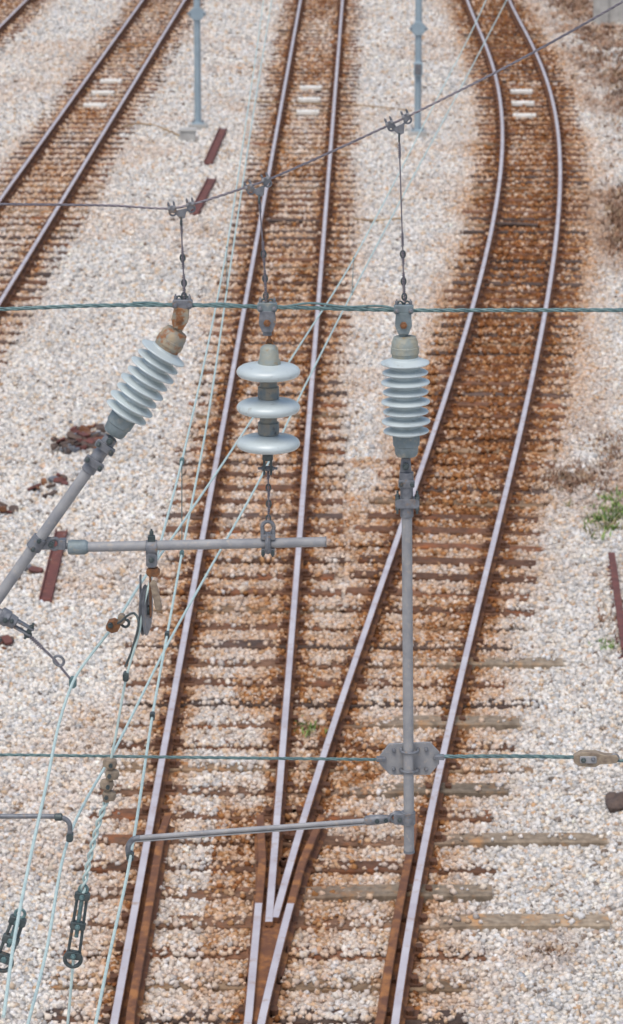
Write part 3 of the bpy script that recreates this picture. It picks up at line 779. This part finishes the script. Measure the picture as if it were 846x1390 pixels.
# right strain clamp on lower cross-span
mb = MB(); c = pl(808, 1029)
mb.prism([(-.09, -.012), (-.07, -.030), (.0, -.034), (.02, -.022), (.088, -.016), (.098, .004), (.088, .016), (.04, .018), (.0, .030), (-.06, .030), (-.09, .012)], c, X, Z, .040, M_tan)
mb.bolt(c+Vector((-.05, -.025, 0)), Y, .012, .02, M_dark); mb.bolt(c+Vector((-.01, -.025, .005)), Y, .010, .02, M_fit); mb.ring(c+X*.08, Y, .016, .006, M_fit)
mb.box(c+Vector((-.03, 0, 0)), .07, .056, .03, M_galv)
mb.obj("strain_clamp", bevel=.004)

# ------------------------------------------------------------------ pulley
ew = empty("catenary_pulley"); c = pl(206, 743)
m1 = MB(); m1.lathe(c-X*.024, X, [(0, .022), (.001, .031), (.047, .031), (.048, .022)], M_fit, 24)
m1.box(c+Vector((0, 0, .035)), .03, .03, .03, M_dark); m1.bolt(c+Vector((0, 0, .055)), Z, .009, .03, M_dark)
m1.box(c+Vector((0, -.005, -.05)), .045, .04, .06, M_fit, ch=.2); m1.bolt(c+Vector((0, -.03, -.045)), Y, .012, .02, M_dark)
m1.box(pl(208, 776), .055, .035, .035, M_rust, ch=.3); m1.obj("hanging_clamp", ew, bevel=.0015)
wc = pl(198, 828, .0); wa = Vector((1, -.14, 0)).normalized(); wf = Vector((.14, 1, 0)).normalized()
m2 = MB(); m2.lathe(wc-wa*.010, wa, [(0, .088), (.0, .100), (.003, .106), (.006, .100), (.010, .092), (.014, .100), (.017, .106), (.020, .100), (.020, .088)], M_fit, 44)
m2.lathe(wc-wa*.003, wa, [(0, .02), (0, .09), (.006, .09), (.006, .02)], M_base, 40)
m2.lathe(wc-wa*.018, wa, [(0, .020), (.036, .020)], M_dark, 16); m2.obj("wheel", ew)
m3 = MB()
for s, mt in ((-1, M_fit), (1, M_rust)):
    m3.prism([(-.014, -.03), (.014, -.03), (.018, .05), (.012, .15), (-.012, .15), (-.018, .05)], wc+wa*s*.021, wf, Z, .005, mt)
m3.box(pl(212, 808, -.04), .028, .02, .13, M_tan, ax=Vector((1, 0, .2)), az=Vector((-.2, 0, 1)), ch=.4)
m3.obj("side_plates", ew, bevel=.0015)

# ------------------------------------------------------------------ longitudinal wires
R_ = RAILZ
def wz(u, v, z): return at_z(u, v, z+R_)
K1 = [wz(120, 1440, 4.9), wz(148, 1300, 4.9), wz(177, 1166, 4.91), wz(207, 972, 4.9), wz(227, 862, 4.9), wz(247, 752, 4.9), wz(281, 575, 4.9), wz(308, 395, 4.9), wz(340, 180, 4.9), wz(369, 0, 4.9)]
K1 += [K1[-1]+(K1[-1]-K1[-2]).normalized()*60]
line_obj("contact_wire", K1, .0066, M_mint)
M1 = [pl(203, 792), wz(222, 722, 5.72), wz(247, 626, 5.46), wz(280, 480, 5.3), wz(308, 337, 5.2), wz(335, 160, 5.15), wz(358, 0, 5.2)]
M1 += [M1[-1]+(M1[-1]-M1[-2]).normalized()*50+Z*.8]
line_obj("messenger_wire", M1, .0062, M_mint)
M2 = [wz(5, 1380, 5.55), wz(22, 1262, 5.6), wz(60, 1080, 5.65), wz(99, 926, 5.7), wz(155, 848, 5.82), wz(187, 798, 5.85), wz(245, 714, 5.6), wz(322, 600, 5.36), wz(405, 472, 5.2), wz(480, 352, 5.12), wz(580, 160, 5.2), wz(660, 0, 5.35)]
M2 += [M2[-1]+(M2[-1]-M2[-2]).normalized()*50+Z*1.2]
line_obj("messenger_wire", M2, .0062, M_mint)
K2 = [wz(30, 1420, 4.9), wz(62, 1296, 4.9), wz(94, 1136, 4.93), wz(160, 1010, 4.9), wz(227, 876, 4.9), wz(276, 788, 4.9), wz(356, 645, 4.9), wz(412, 528, 4.9), wz(478, 398, 4.9), wz(545, 270, 4.9), wz(620, 130, 4.9), wz(688, 0, 4.9)]
K2 += [K2[-1]+(K2[-1]-K2[-2]).normalized()*60]
line_obj("contact_wire", K2, .0066, M_mint)
PW = [pl(203, 792), pl(193, 830, -.08), pl(189, 858, -.1), pl(172, 918, -.1), pl(157, 1000, -.1), pl(150, 1034, -.1)]
line_obj("pulley_wire", PW, .0055, M_mint)
mb = MB(); mb.sweep(smooth([pl(160, 846), pl(186, 836, -.1), pl(180, 880, -.1), pl(170, 905, -.1)], 6), .005, M_dark, 8); mb.obj("jumper_wire")
mb = MB(); a = pl(152, 1030, -.1); b_ = pl(144, 1088, -.1); d = (b_-a).normalized(); sd_ = d.cross(Y).normalized()
for i in range(4):
    c = a.lerp(b_, (i+.4)/4); mb.lathe(c-d*.022+sd_*(.010 if i % 2 else -.006), d, [(0, .012), (.006, .026), (.022, .030), (.038, .026), (.044, .012)], M_tan, 12); mb.bolt(c-Y*.03, Y, .009, .02, M_dark)
mb.cyl(a, b_, .014, M_tan, 10); mb.obj("wire_clamp")
mb = MB(); helix(mb, smooth([b_, pl(133, 1120, -.1), pl(121, 1168, -.1), pl(112, 1212, -.1)], 5), .008, .006, .10, 2, M_mint); mb.obj("armoured_wire_tail")
def tensioner(p_, q_, dy):
    e = empty("wire_tensioner"); a, b_ = pl(*p_, dy), pl(*q_, dy); d = (b_-a).normalized(); s = d.cross(Y).normalized()
    m = MB()
    for k_ in (-1, 1): m.sweep([a+s*k_*.020, b_+s*k_*.024], .0065, M_dark, 8)
    m.obj("side_rods", e)
    m = MB()
    for t in (0, .5, 1): m.box(a.lerp(b_, t), .065, .035, .032, M_dark, ax=s, az=d, ch=.25); m.bolt(a.lerp(b_, t)-Y*.02, Y, .012, .02, M_teal)
    m.ring(a-d*.03, Y, .018, .006, M_teal); m.cyl(a, a.lerp(b_, .7), .009, M_teal, 10)
    m.ring(b_+d*.02, Y, .034, .009, M_dark); m.obj("yokes", e, bevel=.0015)
tensioner((24, 1250), (6, 1300), -1.6); tensioner((112, 1216), (100, 1296), -.1)
line_obj("tail_wire", [pl(100, 1300, -.1), pl(92, 1390, -.1), pl(80, 1500, -.1)], .006, M_mint)
for (p_, mt) in ((wz(227, 862, 4.9), M_dark), (wz(207, 972, 4.9), M_dark), (pl(171, 918, -.1), M_dark), (wz(247, 626, 5.46), M_teal), (wz(247, 752, 4.9), M_teal)):
    mb = MB(); mb.box(p_, .024, .035, .036, mt, ch=.25); mb.bolt(p_-Y*.025, Y, .008, .02, M_dark); mb.obj("wire_clip")
mb = MB(); c = pl(154, 849, .2); mb.box(c, .06, .05, .05, M_rust, ax=Vector((1, 0, .3)), az=Vector((-.3, 0, 1)), ch=.35); mb.box(c+Vector((.035, 0, .03)), .03, .04, .04, M_tan, ch=.3)
mb.bolt(c+Vector((-.01, -.03, .01)), Y, .012, .02, M_dark); mb.ring(c+Vector((.05, 0, .01)), Y, .016, .006, M_dark); mb.obj("rusty_wire_clamp", bevel=.002)
def dropper(p_, q_):
    mb = MB(); mb.sweep([p_, q_], .0028, M_teal, 6); mb.box(p_, .014, .03, .024, M_teal); mb.box(q_, .014, .03, .024, M_teal); mb.obj("dropper_wire")
dropper(wz(247, 626, 5.46), wz(247, 752, 4.9)); dropper(wz(308, 337, 5.2), wz(308, 395, 4.9)); dropper(wz(480, 352, 5.12), wz(478, 398, 4.9))
